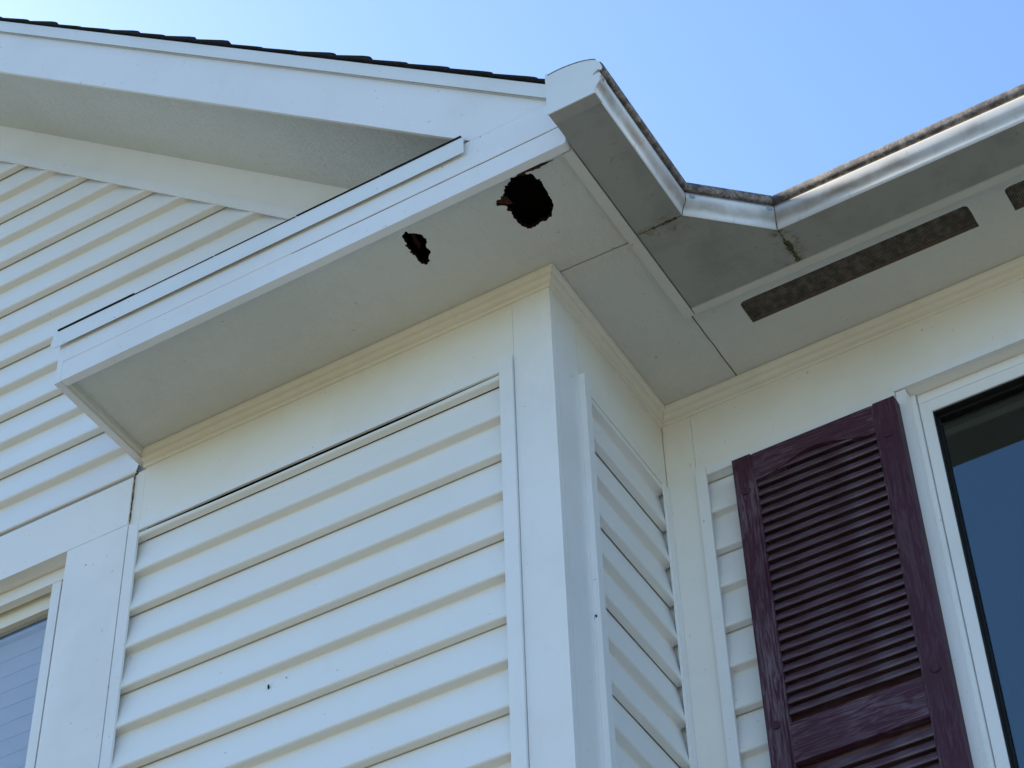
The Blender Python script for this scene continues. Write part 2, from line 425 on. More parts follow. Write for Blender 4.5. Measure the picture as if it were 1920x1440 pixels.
def jchan(name, frame, prof_rect, lip_side, nf=.0250, mat='jvinyl'):
    """vinyl J-channel: front face + return on the board side + little lip on the siding side.
    prof_rect = (a0,a1,z0,z1,vertical)"""
    bm = bmesh.new(); a0, a1, z0, z1 = prof_rect; t = .0014
    def bx(A0, A1, n0, n1, Z_0, Z_1):
        v = [bm.verts.new(frame(a, n, z)) for a in (A0, A1) for n in (n0, n1) for z in (Z_0, Z_1)]
        for q in ((0, 1, 3, 2), (4, 6, 7, 5), (0, 4, 5, 1), (2, 3, 7, 6), (0, 2, 6, 4), (1, 5, 7, 3)): bm.faces.new([v[i] for i in q])
    bx(a0, a1, nf - t, nf, z0, z1)
    if lip_side in 'LR':
        s, o = (a0, a1) if lip_side == 'L' else (a1, a0); d = 1 if lip_side == 'L' else -1
        bx(*sorted((s, s + d * t)), nf - .006, nf - t, z0, z1); bx(*sorted((o - d * t, o)), .0, nf - t, z0, z1)
    else:
        s, o = (z0, z1) if lip_side == 'D' else (z1, z0); d = 1 if lip_side == 'D' else -1
        bx(a0, a1, nf - .006, nf - t, *sorted((s, s + d * t))); bx(a0, a1, .0, nf - t, *sorted((o - d * t, o)))
    return obj(name, bm, mat, house)
# middle siding: top, left, right
jchan('siding_channel', front, (-1.0270, -.1215, -.2262, -.2010), 'D')
jchan('siding_channel', front, (-1.0545, -1.0278, GB + .2, -.1990), 'R')
jchan('siding_channel', front, (-.1208, -.0905, GB + .2, -.1900), 'L', .0275)
# side wall channels
jchan('siding_channel', sidef, (.1100, .1340, GB + .2, -.2010), 'R', .0330)
jchan('siding_channel', sidef, (.4730, D - .0012, GB + .2, -.2225), 'L')
# main wall channels
jchan('siding_channel', mainf, (.0712, .0955, GB + .2, -.2065), 'R', .0290)
jchan('siding_channel', mainf, (.0962, .5315, -.2290, -.2065), 'D', .0280)
jchan('siding_channel', mainf, (.5325, .5545, -1.78, -.2110), 'L')
jchan('siding_channel', mainf, (1.7220, 1.7440, -1.78, -.2110), 'R')
# rake channel (along the slope)
def rake_strip(name, c0, c1, y0, y1, mat, x_lo, x_hi, mirror=True, bw=.001, lab=None, cut=None):
    bm = bmesh.new()
    for sgn in ((1, -1) if mirror else (1,)):
        def X(x): return x if sgn == 1 else 2 * RIDGE - x
        P = [(x_lo, c0 - SL * x_lo), (x_hi, c0 - SL * x_hi), (x_hi, c1 - SL * x_hi), (x_lo, c1 - SL * x_lo)]
        if cut is not None and sgn == 1: P = cut
        prism([(X(p[0]), p[1]) for p in P], 'y', y0, y1, bw, bm)
    return obj(name, bm, mat, house, label=lab)
bmc = bmesh.new()
for sgn in (1, -1):
    for c0, c1, y0, y1 in ((.0060, .0405, -.0062, -.0046), (.0385, .0405, -.0046, .0190), (.0060, .0078, -.0046, -.0010)):
        xa, xb_ = RIDGE + .001, -.10
        Pq = [(xa, c0 - SL * xa), (xb_, c0 - SL * xb_), (xb_, c1 - SL * xb_), (xa, c1 - SL * xa)]
        prism([(p[0] if sgn == 1 else 2 * RIDGE - p[0], p[1]) for p in Pq], 'y', y0, y1, 0, bmc)
obj('rake_channel', bmc, 'jvinyl', house)
rake_strip('rake_frieze_board', .0415, .1600, .0000, .0205, 'frieze', RIDGE + .001, -.10)

# ------------------------------------------------------------------ crown mouldings
CR = [(-.001, -.0395), (.0045, -.0395), (.0062, -.0360), (.0060, -.0318), (.0040, -.0305), (.0078, -.0288), (.0125, -.0262), (.0150, -.0215), (.0158, -.0165), (.0150, -.0150), (.0185, -.0135), (.0215, -.0105), (.0232, -.0065), (.0240, -.0012), (-.001, -.0012)]
cpath = [(-1.0330, 0), (0, 0), (0, D), (6, D)]
# path direction +x then +y : outward (right side of travel) is -y, then +x, then -y
for i in range(3):
    bm = bmesh.new(); sweep(bm, CR, cpath, i, i + 1, trim0=.0003, trim1=.0003, closed=True, caps=True)
    obj('crown_moulding', bm, 'crown', house)

# ------------------------------------------------------------------ soffits
BIG=[(0.0970,-0.2562),(0.1061,-0.2513),(0.1089,-0.2417),(0.1080,-0.2360),(0.1129,-0.2322),(0.1119,-0.2273),(0.1127,-0.2173),(0.1104,-0.2060),(0.1101,-0.1983),(0.1067,-0.1860),(0.1070,-0.1762),(0.1040,-0.1604),(0.0956,-0.1478),(0.0856,-0.1346),(0.0787,-0.1331),(0.0714,-0.1287),(0.0662,-0.1303),(0.0626,-0.1325),(0.0529,-0.1304),(0.0440,-0.1277),(0.0341,-0.1273),(0.0280,-0.1294),(0.0236,-0.1387),(0.0204,-0.1456),(0.0184,-0.1567),(0.0194,-0.1626),(0.0166,-0.1724),(0.0217,-0.1872),(0.0145,-0.1957),(0.0204,-0.1993),(0.0205,-0.2057),(0.0058,-0.2156),(0.0063,-0.2226),(0.0122,-0.2285),(0.0189,-0.2276),(0.0233,-0.2329),(0.0284,-0.2313),(0.0343,-0.2372),(0.0376,-0.2448),(0.0430,-0.2478),(0.0434,-0.2515),(0.0499,-0.2514),(0.0542,-0.2567),(0.0602,-0.2577),(0.0654,-0.2655),(0.0707,-0.2622),(0.0787,-0.2636)]
SMALL=[(-0.1859,-0.2551),(-0.1846,-0.2496),(-0.1854,-0.2469),(-0.1813,-0.2459),(-0.1749,-0.2409),(-0.1698,-0.2362),(-0.1664,-0.2340),(-0.1643,-0.2285),(-0.1648,-0.2225),(-0.1632,-0.2161),(-0.1658,-0.2082),(-0.1711,-0.2029),(-0.1745,-0.1975),(-0.1744,-0.1932),(-0.1725,-0.1909),(-0.1737,-0.1879),(-0.1716,-0.1861),(-0.1741,-0.1801),(-0.1790,-0.1767),(-0.1842,-0.1723),(-0.1870,-0.1665),(-0.1877,-0.1615),(-0.1925,-0.1591),(-0.1955,-0.1588),(-0.1957,-0.1551),(-0.1989,-0.1565),(-0.2024,-0.1560),(-0.2026,-0.1610),(-0.2071,-0.1627),(-0.2076,-0.1685),(-0.2081,-0.1753),(-0.2071,-0.1833),(-0.2061,-0.1913),(-0.2093,-0.1939),(-0.2089,-0.1985),(-0.2114,-0.2059),(-0.2071,-0.2038),(-0.2053,-0.2092),(-0.2077,-0.2117),(-0.2091,-0.2222),(-0.2083,-0.2249),(-0.2049,-0.2239),(-0.2030,-0.2281),(-0.2040,-0.2329),(-0.2018,-0.2401),(-0.2017,-0.2453),(-0.2006,-0.2489),(-0.1956,-0.2511),(-0.1904,-0.2542)]
FLAKE=[(0.0787,-0.2636),(0.0887,-0.2684),(0.1025,-0.2677),(0.1149,-0.2686),(0.1620,-0.2602),(0.1300,-0.2592),(0.1273,-0.2570),(0.1174,-0.2585),(0.1054,-0.2604),(0.0974,-0.2630),(0.0961,-0.2567),(0.0872,-0.2599)]
TAB=[(0.0063,-0.2226),(0.0122,-0.2285),(0.0189,-0.2276),(0.0233,-0.2329),(0.0284,-0.2313),(0.0322,-0.2194),(0.0325,-0.2015),(0.0198,-0.2045),(0.0058,-0.2156)]
FIB=[(-0.1950,-0.2306),(-0.1918,-0.2243),(-0.1926,-0.2077),(-0.1966,-0.1833),(-0.2046,-0.1731),(-0.2072,-0.1780),(-0.2050,-0.1982)]
def wavy(p, q, n, amp):
    p, q = Vector(p), Vector(q); d = (q - p).normalized(); nn = Vector((-d.y, d.x)); L = []
    for i in range(n + 1):
        t = i / n; o = amp * random.uniform(-1, 1) if 0 < i < n else 0
        v = p.lerp(q, t) + nn * o; L.append((v.x, v.y))
    return L
soffit = part('soffit', house)
crackA = wavy((-.02, .0050), (.1868, .0095), 16, .0006)       # crack beside the wing's corner
crackB = wavy((.2000, .2470), (.2010, D + .01), 14, .0005)
po = [(-1.0325, -.2795), (.1868, -.2795)] + crackA[::-1] + [(-1.0325, .0050)]
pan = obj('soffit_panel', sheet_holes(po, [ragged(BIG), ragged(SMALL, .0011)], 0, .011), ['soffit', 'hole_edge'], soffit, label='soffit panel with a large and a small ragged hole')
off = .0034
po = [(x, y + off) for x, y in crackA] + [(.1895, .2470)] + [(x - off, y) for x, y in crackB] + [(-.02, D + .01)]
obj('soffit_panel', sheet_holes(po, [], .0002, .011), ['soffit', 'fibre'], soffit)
def vent_shape(x0, x1, y0, y1, c=.012):
    return [(x0, y1), (x0, y0 + c * .8), (x0 + .002, y0 + c * .35), (x0 + c * .6, y0 + .001), (x0 + c * 1.2, y0), (x1 - c, y0), (x1 - c * .4, y0 + .0015), (x1 - .001, y0 + c * .5), (x1, y0 + c), (x1, y1)]
V1 = (.3005, .8150, .2830, .3500); V2 = (.8940, 1.4100, .2830, .3500); V3 = (1.487, 2.003, .283, .350)
po = crackB + [(6, D + .01), (6, .2470)]
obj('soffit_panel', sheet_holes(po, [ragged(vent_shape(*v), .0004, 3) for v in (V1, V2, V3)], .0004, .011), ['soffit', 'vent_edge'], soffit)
def fibre_patch(poly, z0, z1, name, parent):
    bm = bmesh.new(); P = ragged(poly, .0012, 3)
    lo = [bm.verts.new((x, y, z0 + Z0 + random.uniform(-.0006, .0006))) for x, y in P]
    es = [bm.edges.new((lo[i], lo[(i + 1) % len(lo)])) for i in range(len(lo))]
    bmesh.ops.triangle_fill(bm, use_beauty=True, use_dissolve=False, edges=es)
    g = bmesh.ops.extrude_face_region(bm, geom=bm.faces[:])
    bmesh.ops.translate(bm, vec=(0, 0, z1 - z0), verts=[v for v in g['geom'] if isinstance(v, bmesh.types.BMVert)])
    return obj(name, bm, 'fibre', parent)
fibre_patch(FLAKE, -.0014, .0006, 'torn_fibre', soffit)
fibre_patch(TAB, .0045, .0075, 'torn_fibre', soffit)
fibre_patch(FIB, .0340, .0380, 'torn_fibre', soffit)
for k in range(26):       # splinters hanging at the rims
    H = BIG if k < 17 else SMALL
    i = random.randrange(len(H)); c = Vector((sum(p[0] for p in H) / len(H), sum(p[1] for p in H) / len(H)))
    p = Vector(H[i]); d = (c - p).normalized(); l = random.uniform(.003, .009)
    t = Vector((-d.y, d.x)) * random.uniform(.0008, .002)
    bm = bmesh.new(); zb = random.uniform(.0005, .008)
    q = [p - d * .002 - t, p - d * .002 + t, p + d * l + t * .2, p + d * l - t * .2]
    lo = [bm.verts.new((v.x, v.y, zb + Z0 - (.0015 if j > 1 else 0))) for j, v in enumerate(q)]
    hi = [bm.verts.new((v.co.x, v.co.y, v.co.z + .0012)) for v in lo]
    bm.faces.new(lo); bm.faces.new(hi[::-1])
    for j in range(4): bm.faces.new((lo[j], lo[(j + 1) % 4], hi[(j + 1) % 4], hi[j]))
    obj('splinter', bm, 'hole_edge', soffit)
# attic boarding above the soffit keeps the cavity dark
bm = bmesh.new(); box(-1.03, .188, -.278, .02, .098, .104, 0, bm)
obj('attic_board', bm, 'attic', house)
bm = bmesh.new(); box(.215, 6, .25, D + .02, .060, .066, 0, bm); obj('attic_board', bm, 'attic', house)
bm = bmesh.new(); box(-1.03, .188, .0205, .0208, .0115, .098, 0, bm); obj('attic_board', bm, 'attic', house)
# vents with woven wire
for v in (V1, V2):
    vp = obj('soffit_vent', sheet_holes([(v[0] - .012, v[2] - .010), (v[1] + .012, v[2] - .010), (v[1] + .012, v[3] + .012), (v[0] - .012, v[3] + .012)], [[(v[0] + .001, v[2] + .001), (v[1] - .001, v[2] + .001), (v[1] - .001, v[3] - .001), (v[0] + .001, v[3] - .001)]], .0115, .0125), 'attic', house)
    bm = bmesh.new(); p = .0044; r = .00062
    n = int((v[1] - v[0]) / p)
    for i in range(n + 1):
        x = v[0] + i * p; box(x - r, x + r, v[2] - .004, v[3] + .006, .0085, .0085 + 2 * r, 0, bm)
    n = int((v[3] - v[2]) / p)
    for i in range(n + 2):
        y = v[2] + i * p; box(v[0] - .004, v[1] + .004, y - r, y + r, .0096, .0096 + 2 * r, 0, bm)
    o = obj('vent_mesh', bm, 'wire', vp); o['kind'] = 'stuff'

# ------------------------------------------------------------------ fascias and cornice return
def fascia_strip(z_lo, z_hi, y0, y1, x0, x1, wob, name, label=None, bw=.0022):
    bm = bmesh.new(); n = 22; sec = [(y0 + bw, z_lo), (y0, z_lo + bw), (y0, z_hi - bw * .5), (y0 + bw * .5, z_hi), (y1, z_hi), (y1, z_lo)]
    rows = []
    for i in range(n + 1):
        t = i / n; x = x0 + (x1 - x0) * t; o = random.uniform(-wob, wob)
        rows.append([bm.verts.new((x, y, z + Z0 + (o if z > (z_lo + z_hi) / 2 else 0))) for y, z in sec])
    for i in range(n):
        for j in range(6): bm.faces.new((rows[i][j], rows[i + 1][j], rows[i + 1][(j + 1) % 6], rows[i][(j + 1) % 6]))
    bm.faces.new(rows[0]); bm.faces.new(rows[-1][::-1])
    return obj(name, bm, 'fascia', house, label=label)
# lower trim with its rounded right end
pr = [(-1.0332, ZF), (.2030, ZF), (.2075, ZF + .0015), (.2098, ZF + .006), (.2098, .030), (.2070, .0372)]
n = 26; pr += [(.2070 - (1.0332 + .2070) * (i / n), (.0364 if i / n < .52 else .0382) + random.uniform(-.0006, .0003)) for i in range(1, n + 1)]
obj('fascia_board', prism(pr, 'y', YF + .0003, -.2800, .0008), 'fascia', house)
fascia_strip(.0386, .1260, YF, -.2805, -1.0332, .2080, .0003, 'fascia_board')
obj('fascia_crack', box(-.440, .2065, YF + .0009, -.2900, .0345, .0392, 0), 'sealant', house)
obj('return_end_board', box(-1.0500, -1.0340, YF + .0004, .0200, ZF - .0008, .1000, .0014), 'fascia', house)
obj('bed_strip', box(-1.0332, -1.0240, -.2790, -.024, -.0150, -.0006, .003, seg=2), 'trim_under', house)
# side and main fascia behind the gutter
obj('side_fascia', box(.1900, .2122, -.2762, .2465, ZF, .110, .003, seg=2), 'trim_under', house)
obj('main_fascia', box(.2145, 6, .2275, .2466, ZF, .110, .0045, seg=3), 'trim_under', house)
# cornice return: metal flashing + little shingled roof
obj('return_flashing', prism([(-1.0720, .0985), (-1.0600, .0880), (-.0165, .0880), (-.0165, .1330), (-.0200, .1365), (-1.0650, .1365)], 'y', -.3085, -.3074, .0003), 'metal', house)
bm = bmesh.new()
prism([(-.3085, .1370), (.0, .2100), (.0, .2040), (-.3010, .1320)], 'x', -1.064, -.02, 0, bm)
obj('return_roof', bm, 'metal', house)
for k in range(5):
    x0 = -1.055 + k * .21; x1 = x0 + .2075
    dz = (.0012, -.0028, -.0024, -.0004, .0010)[k]
    bm = bmesh.new()
    prism([(-.3105, .1378), (-.05, .1990), (-.05, .2030), (-.3105, .1412 + dz)], 'x', x0, min(x1, -.022), 0, bm)
    obj('return_shingle', bm, 'shingle', house)

# ------------------------------------------------------------------ rake
xr = .2125
rk_cut = [(RIDGE + .001, .1216 - SL * (RIDGE + .001)), ((.1216 - .1264) / SL, .1264), (xr, .1264), (xr, .2841 - SL * xr), (RIDGE + .001, .2841 - SL * (RIDGE + .001))]
rake_strip('rake_fascia', .1216, .2841, YF + .0006, -.2915, 'fascia', RIDGE + .001, .205, True, .0012, cut=rk_cut)
rake_strip('rake_drip_edge', .2850, .3285, -.3085, -.3072, 'metal', RIDGE + .001, .2300, True, .0003)
rake_strip('rake_furring', .2850, .3285, -.3005, -.2810, 'fascia', RIDGE + .001, .2300, True, 0)
rake_strip('rake_soffit', .1560, .1720, -.2914, .0210, 'rake_soffit', RIDGE + .001, -.03, True, 0)

# ------------------------------------------------------------------ roof
def slab(name, P, t, mat, parent):
    bm = bmesh.new()
    lo = [bm.verts.new((p[0], p[1], p[2] + Z0)) for p in P]; hi = [bm.verts.new((p[0], p[1], p[2] + t + Z0)) for p in P]
    bm.faces.new(lo); bm.faces.new(hi[::-1]); n = len(P)
    for i in range(n): bm.faces.new((lo[i], lo[(i + 1) % n], hi[(i + 1) % n], hi[i]))
    return obj(name, bm, mat, parent)
c = .3290; xe = .245
roof = slab('roof', [(xe, -.300, c - SL * xe), (xe, BACK, c - SL * xe), (RIDGE, BACK, c - SL * RIDGE), (RIDGE, -.300, c - SL * RIDGE)], .004, 'shingle', house)
xl = 2 * RIDGE - xe
slab('roof', [(xl, -.300, c - SL * xe), (RIDGE, -.300, c - SL * RIDGE), (RIDGE, BACK, c - SL * RIDGE), (xl, BACK, c - SL * xe)], .004, 'shingle', house)
ye = .190
slab('roof', [(-1.5, ye, c - SL * xe), (6.2, ye, c - SL * xe), (6.2, BACK + .2, c - SL * xe + SL * (BACK + .2 - ye)), (-1.5, BACK + .2, c - SL * xe + SL * (BACK + .2 - ye))], .004, 'shingle', house)
# shingle courses at the right rake: each a real laminated shingle whose end shows above the drip edge
s_edges = []
x = .252
steps = [.077, .079, .082, .088]
while x > RIDGE + .1:
    s_edges.append(x); x -= .0985 + random.uniform(-.008, .008)
ca, sa = 1 / math.hypot(1, SL), SL / math.hypot(1, SL)
for i, x0 in enumerate(s_edges):
    L = .150; th = random.choice((.0035, .004, .005, .0085, .010)); lift = .0025
    y1 = .65 + random.uniform(0, .3); y0 = -.3135 - random.uniform(-.001, .0025)
    # butt (low) end sits on the course below, head end on the deck
    def pt(s, h): return (x0 - s * ca + h * sa, c + .0045 - SL * x0 + s * sa + h * ca)
    bm = bmesh.new(); j = random.uniform(0, .010)
    prof = [pt(0, lift), pt(.02, lift), pt(L, 0), pt(L, .0035), pt(.03, lift + th), pt(.006 + j, lift + th), pt(.001, lift + th * random.uniform(.55, .9))]
    prism(prof, 'y', y0, y1, 0, bm)
    obj('shingle', bm, 'shingle', roof)

# ------------------------------------------------------------------ gutter
gut = part('gutter', house, 'dirty white metal gutter bending round the inside corner')
OB = [(.318, -.3770), (.318, -.0130), (.4640, .1240), (6.0, .1240)]        # outer bottom edge
FACE = [(0, ZF), (.0008, -.0105), (.0030, -.0040), (.0078, .0030), (.0116, .0080), (.0134, .0150), (.0136, .0300), (.0128, .0375)]
LIP = [(.0122, .0385), (.0190, .0360), (.0222, .0395), (.0236, .0460), (.0228, .0545), (.0185, .0640), (.0125, .0705), (.0050, .0730), (.0020, .0710), (.0110, .0670), (.0180, .0570), (.0195, .0470), (.0150, .0410)]
FT = FACE + [(p[0] - .0012, p[1]) for p in FACE[::-1]]
names = [(0, 1, .0, .0006), (1, 2, .0006, .0006), (2, 3, .0006, 0)]
for i0, i1, t0, t1 in names:
    bm = bmesh.new(); sweep(bm, FT, OB, i0, i1, t0, t1, closed=True, caps=True)
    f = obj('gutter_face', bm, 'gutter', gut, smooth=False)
    for p in f.data.polygons: p.use_smooth = len(p.vertices) == 4
    bm = bmesh.new(); sweep(bm, LIP, OB, i0, i1, t0, t1, closed=True, caps=True)
    f = obj('gutter_lip', bm, 'lip', gut)
    for p in f.data.polygons: p.use_smooth = len(p.vertices) == 4
# undersides
def under(P, dz=0):
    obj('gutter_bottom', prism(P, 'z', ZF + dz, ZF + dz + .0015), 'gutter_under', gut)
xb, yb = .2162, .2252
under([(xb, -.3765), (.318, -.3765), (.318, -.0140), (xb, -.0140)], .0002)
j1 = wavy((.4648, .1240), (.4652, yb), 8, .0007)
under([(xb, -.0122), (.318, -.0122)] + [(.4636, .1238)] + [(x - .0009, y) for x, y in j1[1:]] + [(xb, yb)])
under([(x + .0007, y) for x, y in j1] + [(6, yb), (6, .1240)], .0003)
# back
obj('gutter_back', box(.2162, .2176, -.3765, .2250, ZF + .001, .0950, 0), 'gutter', gut)
obj('gutter_back', box(.2170, 6, .2253, .2270, ZF + .001, .0950, 0), 'gutter', gut)
obj('gap_light_block', box(.2123, .2161, -.2790, .2250, .004, .012, 0), 'attic', gut)  # unseen dark block, added to keep sky light out of the gap
# end cap with sleeve
cap = [(.2140, ZF - .0012), (.3186, ZF - .0012), (.3192, -.0105), (.3215, -.0040), (.3262, .0030), (.3300, .0080), (.3318, .0150), (.3320, .0300), (.3300, .0400), (.3372, .0390), (.3388, .0470), (.3340, .0640), (.3265, .0755), (.3165, .0820), (.3060, .0870), (.2920, .0920), (.2770, .0955), (.2620, .0980), (.2470, .0992), (.2320, .0992), (.2200, .0980), (.2185, .1060), (.2140, .1040)]
cp_ = obj('end_cap', prism(cap, 'y', -.3790, -.3768, .0004), 'metal', gut)
bm = bmesh.new(); sl_y = -.3510
prof = [(n_ + .0012, z_) for n_, z_ in FACE]; prof = prof + [(n_ + .0001, z_) for n_, z_ in FACE[::-1]]
rowsA = [bm.verts.new((.318 + n_, -.3768, z_ + Z0)) for n_, z_ in prof]; rowsB = [bm.verts.new((.318 + n_, sl_y, z_ + Z0)) for n_, z_ in prof]
for i in range(len(prof)): bm.faces.new((rowsA[i], rowsA[(i + 1) % len(prof)], rowsB[(i + 1) % len(prof)], rowsB[i]))
bm.faces.new(rowsA); bm.faces.new(rowsB[::-1])
obj('end_sleeve', bm, 'gutter', gut)
obj('end_sleeve', box(xb, .3185, -.3768, sl_y, ZF - .0018, ZF + .0001, .0003), 'sleeve', gut)
obj('end_rim', prism([(a_[0], a_[1]) for a_ in cap[12:21]] + [(a_[0], a_[1] + .0026) for a_ in cap[12:21]][::-1], 'y', -.3796, -.3745, 0), 'lip', gut)
def bead(pts, r, name, mat, lump=.5, sag=.3, parent=None):
    bm = bmesh.new(); rows = []; K = 7
    for i, p in enumerate(pts):
        a0 = Vector(pts[max(i - 1, 0)]); a1 = Vector(pts[min(i + 1, len(pts) - 1)]); d = (a1 - a0).normalized(); nn = Vector((-d.y, d.x, 0)) if abs(d.z) < .8 else Vector((1, 0, 0))
        bb = d.cross(nn); rr = r * random.uniform(1 - lump, 1 + lump)
        rows.append([bm.verts.new(Vector(p) + Vector((0, 0, Z0)) + nn * rr * math.cos(6.283 * k / K) + bb * rr * sag * math.sin(6.283 * k / K)) for k in range(K)])
    for i in range(len(rows) - 1):
        for k in range(K): bm.faces.new((rows[i][k], rows[i][(k + 1) % K], rows[i + 1][(k + 1) % K], rows[i + 1][k]))
    bm.faces.new(rows[0]); bm.faces.new(rows[-1][::-1])
    return obj(name, bm, mat, parent or gut)
bead([(.3235 + .0105 * math.sin(t * .45) - .004 + .0006 * t, -.3800, .0330 + .0075 * math.sin(t * .55)) for t in range(7)], .0008, 'wire_hook', 'lip', .1, 1)
bead([(-1.0576 + random.uniform(-.0006, .0006), -.0006, -.043 - .0075 * i) for i in range(20)], .0013, 'dirt_line', 'moss', .8, .6, house)
bead([(-1.0545 + .004 * math.sin(i), .0000, -.0385 - .0022 * i) for i in range(6)], .0028, 'dirt_line', 'moss', .6, .5, house)
n = 22
bead([(.4650 + random.uniform(-.0008, .0008), .1255 + (.2245 - .1255) * i / n, ZF + .0004) for i in range(n + 1)], .0015, 'joint_sealant', 'sealant', .6)
bead([(.4655 + random.uniform(-.0015, .0015), .160 + .064 * i / 14, ZF + .0004) for i in range(15)], .0042, 'joint_moss', 'moss', .75, .4)
bead([(.2175 + .1005 * i / n, -.0131 + random.uniform(-.0003, .0003), ZF + .0006) for i in range(n + 1)], .0014, 'joint_sealant', 'sealant', .6)
bead([(.2500 + .055 * i / 12, -.0128 + random.uniform(-.0006, .0006), ZF + .0004) for i in range(13)], .0028, 'joint_moss', 'moss', .7, .35)
mp = miter_path
for vi in (1, 2):
    pts = []
    for n_, z_ in FACE + [(.0150, .0375), (.0205, .0430), (.0205, .0520), (.0150, .0630)]:
        q = mp(OB, n_ + .0001)[vi]; pts.append((q[0], q[1], z_))
    bead(pts, .0009, 'joint_sealant', 'sealant', .5, 1)
def screw(pos, nrm):
    bm = bmesh.new(); bmesh.ops.create_cone(bm, cap_ends=True, segments=10, radius1=.0050, radius2=.0036, depth=.0030)
    b2 = bmesh.ops.create_cone(bm, cap_ends=True, segments=12, radius1=.0072, radius2=.0070, depth=.0008, matrix=Matrix.Translation((0, 0, -.0012)))
    q = Vector((nrm[0], nrm[1], 0)).to_track_quat('Z', 'Y').to_matrix().to_4x4()
    bm.transform(Matrix.Translation((pos[0], pos[1], pos[2] + Z0)) @ q)
    obj('screw', bm, 'screw', gut)
s2 = math.sqrt(.5)
dn = Vector((.1370, -.1460)).normalized()
def on_face(i, t, n_, z_):
    q = mp(OB, n_); a_, b_ = Vector(q[i]), Vector(q[i + 1]); p = a_.lerp(b_, t); return (p.x, p.y, z_)
screw(on_face(1, .075, .0146, .0260), dn); screw(on_face(1, .945, .0146, .0255), dn); screw(on_face(0, .025, .0160, .0240), (1, 0))

# ------------------------------------------------------------------ right window
def window(name, frm, x0, x1, z0, z1, yf, fw, label):
    """frame face at yf; outer rectangle x0..x1, z0..z1; frame member width fw"""
    wd = part(name, house, label)
    obj('window_frame', box(x0, x0 + fw, yf, yf + .05, z0, z1 - fw, .0015), 'jvinyl', wd)
    obj('window_frame', box(x1 - fw, x1, yf, yf + .05, z0, z1 - fw, .0015), 'jvinyl', wd)
    obj('window_frame', box(x0, x1, yf - .0008, yf + .05, z1 - fw + .0006, z1, .0015), 'jvinyl', wd)
    obj('window_frame', box(x0, x1, yf - .0008, yf + .05, z0 - fw, z0 - .0006, .0015), 'jvinyl', wd)
    return wd
fy = D + .029
win = window('window', mainf, .5665, 1.7105, -1.70, -.2110, fy, .0245, 'white framed window beside the burgundy shutter')
fx0, fx1, fz1 = .5665, 1.7105, -.2110
for a in ((.5530, .5642), (1.7128, 1.7235)):
    obj('frame_flange', box(a[0], a[1], D + .0215, fy + .04, -1.72, -.2112, .001), 'jvinyl', win)
obj('frame_groove', box(.5641, .5664, fy + .008, fy + .02, -1.72, -.2112, 0), 'trim_under', win)
obj('head_cap', box(.5285, 1.7480, D - .0085, D - .0004, -.2095, -.1870, .0012), 'jvinyl', win)
obj('head_cap', box(.5550, 1.7215, D + .0004, fy + .03, -.2093, -.2058, .0004), 'frieze', win)
gx0, gx1, gz1 = .5918, 1.6852, -.2362 - .0
gz1 = -.2110 - .0245
# deeper head member: its face is taller than the jambs'
obj('window_frame', box(.5912, 1.6858, fy - .0005, fy + .05, -.2660, -.2358, .0012), 'jvinyl', win)
gz1 = -.2662
bm = bmesh.new()
box(.5912, .5938, fy + .003, fy + .046, -1.70, gz1, 0, bm); box(.5940, 1.6858, fy + .003, fy + .046, gz1 - .0030, gz1 - .0002, 0, bm)
obj('gasket', bm, 'gasket', win)
bm = bmesh.new()
box(.5940, .5985, fy + .0180, fy + .0240, -1.70, gz1 - .0032, .0006, bm); box(.5987, 1.6858, fy + .0180, fy + .0240, gz1 - .0085, gz1 - .0032, .0006, bm)
obj('sash', bm, 'gasket', win)
pane = obj('pane', box(.5940, 1.6858, fy + .0245, fy + .0285, -1.70, gz1 - .0032, 0), 'glass', win)
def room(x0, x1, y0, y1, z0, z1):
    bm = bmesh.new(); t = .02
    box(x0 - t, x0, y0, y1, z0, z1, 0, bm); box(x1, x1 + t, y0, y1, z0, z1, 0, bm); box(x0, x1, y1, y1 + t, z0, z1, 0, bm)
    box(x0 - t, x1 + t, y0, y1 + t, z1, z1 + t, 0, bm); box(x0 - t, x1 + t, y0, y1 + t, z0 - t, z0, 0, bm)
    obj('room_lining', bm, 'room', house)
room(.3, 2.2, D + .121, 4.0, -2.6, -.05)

# ------------------------------------------------------------------ left window
lw = part('window', house, 'white framed window with pale blinds at the lower left')
ly = .034
obj('window_frame', box(-1.2895, -1.2640, ly, ly + .02, -1.74, -.2330, .0018), 'jvinyl', lw)
obj('frame_gap_shade', box(-1.2639, -1.2225, ly + .010, ly + .02, -1.74, -.2330, 0), 'gasket', lw)  # black strip stands in for the shadow gap beside the casing
obj('window_frame', box(-2.4495, -1.2225, ly - .0006, ly + .02, -.2322, -.1975, .0018), 'jvinyl', lw)
obj('window_frame', box(-2.4495, -2.3900, ly, ly + .02, -1.74, -.2330, .0018), 'jvinyl', lw)
obj('window_frame', box(-2.3895, -1.2845, ly, ly + .02, -1.7480, -1.69, .0018), 'jvinyl', lw)
obj('sash', box(-2.39, -1.2500, ly + .030, ly + .055, -.2680, -.2000, .0015), 'crown', lw)
obj('sash', box(-1.2900, -1.2500, ly + .0305, ly + .055, -1.70, -.2690, .0015), 'jvinyl', lw)
obj('pane', box(-2.39, -1.2901, ly + .042, ly + .045, -1.70, -.2681, 0), 'glass', lw)
zz = -.302; 
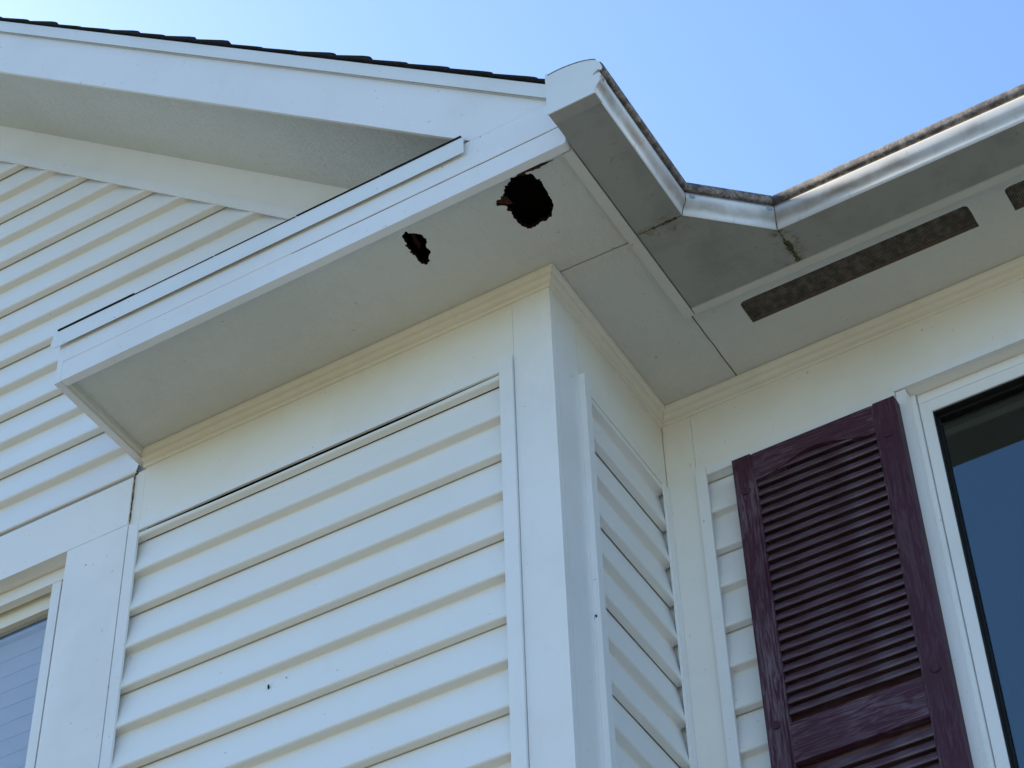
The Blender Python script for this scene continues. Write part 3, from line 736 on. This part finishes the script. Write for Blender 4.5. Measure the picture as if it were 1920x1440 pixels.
for i in range(34):
    bm = bmesh.new(); h = .040
    a = math.radians(88); hx, hz = .025 * math.cos(a), .025 * math.sin(a)
    prism([(ly + .075 - hx, zz - hz), (ly + .075, zz + .0018), (ly + .075 + hx, zz + hz), (ly + .075 + hx - .0008, zz + hz + .0009), (ly + .075, zz + .0030), (ly + .075 - hx - .0008, zz - hz + .0009)], 'x', -2.36, -1.27, 0, bm)
    obj('blind_slat', bm, 'blind', lw); zz -= .0455
obj('blind_headrail', box(-2.37, -1.262, ly + .062, ly + .098, -.2775, -.2690, .002), 'blind', lw)
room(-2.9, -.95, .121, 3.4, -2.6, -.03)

# ------------------------------------------------------------------ shutter
sh = part('shutter', house, 'burgundy louvered shutter with wood grain and an arched top rail')
sy = D - .036                       # front of the stiles
X0, X1, T, BT = .1675, .5365, -.2472, -1.62
SW = .0420
obj('stile', box(X0, X0 + SW, sy, sy + .030, BT, T, .0022, seg=2), 'shutter_v', sh)
obj('stile', box(X1 - .0475, X1, sy, sy + .030, BT, T, .0022, seg=2), 'shutter_plain', sh)
il, ir = X0 + SW + .0004, X1 - .0479
obj('stile_bead', box(il, il + .0050, sy + .0030, sy + .029, BT + .002, T - .001, .0012), 'shutter_v', sh)
obj('stile_bead', box(ir - .0050, ir, sy + .0030, sy + .029, BT + .002, T - .001, .0012), 'shutter_v', sh)
il += .0052; ir -= .0052
n = 28
arch = [(il, T - .0005), (ir, T - .0005)]
for i in range(n + 1):
    t = 1 - i / n
    c_ = .5 - .5 * math.cos(2 * math.pi * t)
    arch.append((il + (ir - il) * t, T - .0740 + .030 * c_ ** 1.15))
obj('top_rail', prism(arch, 'y', sy + .0025, sy + .028, .0012), 'shutter_h', sh)
obj('middle_rail', box(il, ir, sy + .0022, sy + .028, -1.0290, -.9400, .0014), 'shutter_h', sh)
obj('bottom_rail', box(il, ir, sy + .0022, sy + .028, BT + .0006, BT + .085, .0014), 'shutter_h', sh)
obj('shutter_back', box(il - .003, ir + .003, sy + .0255, sy + .0275, BT + .01, T - .01, 0), 'louver', sh)
lv = None
def louver_mesh():
    bm = bmesh.new(); d0, d1 = .0040, .0170
    # steep moulded slat: face leans out towards its lower edge, rounded nose, deep shadow gap beneath
    prof = [(sy + d0 + .0010, -.0108), (sy + d0 + .0001, -.0098), (sy + d0, -.0084), (sy + d0 + .0006, -.0066), (sy + d1 - .003, .0105), (sy + d1, .0140), (sy + d1 + .0020, .0140), (sy + d1 + .001, .0090), (sy + d0 + .0050, -.0092), (sy + d0 + .0034, -.0108)]
    prism([(a_, b_) for a_, b_ in prof], 'x', il + .0004, ir - .0004, 0, bm)
    return bm
z = -.3030; first = None
while z > BT + .10:
    if not (-1.040 < z < -.928):
        if first is None:
            bm = louver_mesh(); bm.transform(Matrix.Translation((0, 0, z)))
            first = obj('louver', bm, 'louver', sh); zf_ = z
        else:
            o = first.copy(); COL.objects.link(o); o.parent = sh; o.location = (random.uniform(-.0001, .0001), 0, z - zf_)
            o.rotation_euler = (0, 0, 0)
    z -= .0252
for x, z in ((X0 + .0235, -.3440), (X1 - .0260, -.3410), (X0 + .0215, -.9350), (X1 - .0240, -.9350)):
    bm = bmesh.new(); bmesh.ops.create_cone(bm, cap_ends=True, segments=20, radius1=.0105, radius2=.0090, depth=.0040)
    bm.transform(Matrix.Translation((x, sy - .0012, z + Z0)) @ Matrix.Rotation(math.pi / 2, 4, 'X'))
    bev(bm, .0008); obj('shutter_plug', bm, 'shutter_plain', sh)

# ------------------------------------------------------------------ specks of debris
def speck(pos, size, label):
    bm = bmesh.new(); bmesh.ops.create_icosphere(bm, subdivisions=2, radius=1)
    for v in bm.verts: v.co *= random.uniform(.75, 1.15)
    bm.transform(Matrix.Translation((pos[0], pos[1], pos[2] + Z0)) @ Matrix.Diagonal((*size, 1)))
    o = obj('debris_speck', bm, 'speck', None); o['label'] = label; o['category'] = 'debris'
speck((-.6619, .0090, -.7873), (.0022, .0025, .0055), 'larger dark elongated speck stuck on the front siding')
speck((-.6221, .0110, -.7800), (.0010, .0014, .0014), 'tiny dark dot on the front siding right of the larger speck')
speck((0.0032, .1092, -0.8326), (.0020, .0034, .0034), 'round dark speck on the side wall corner channel')
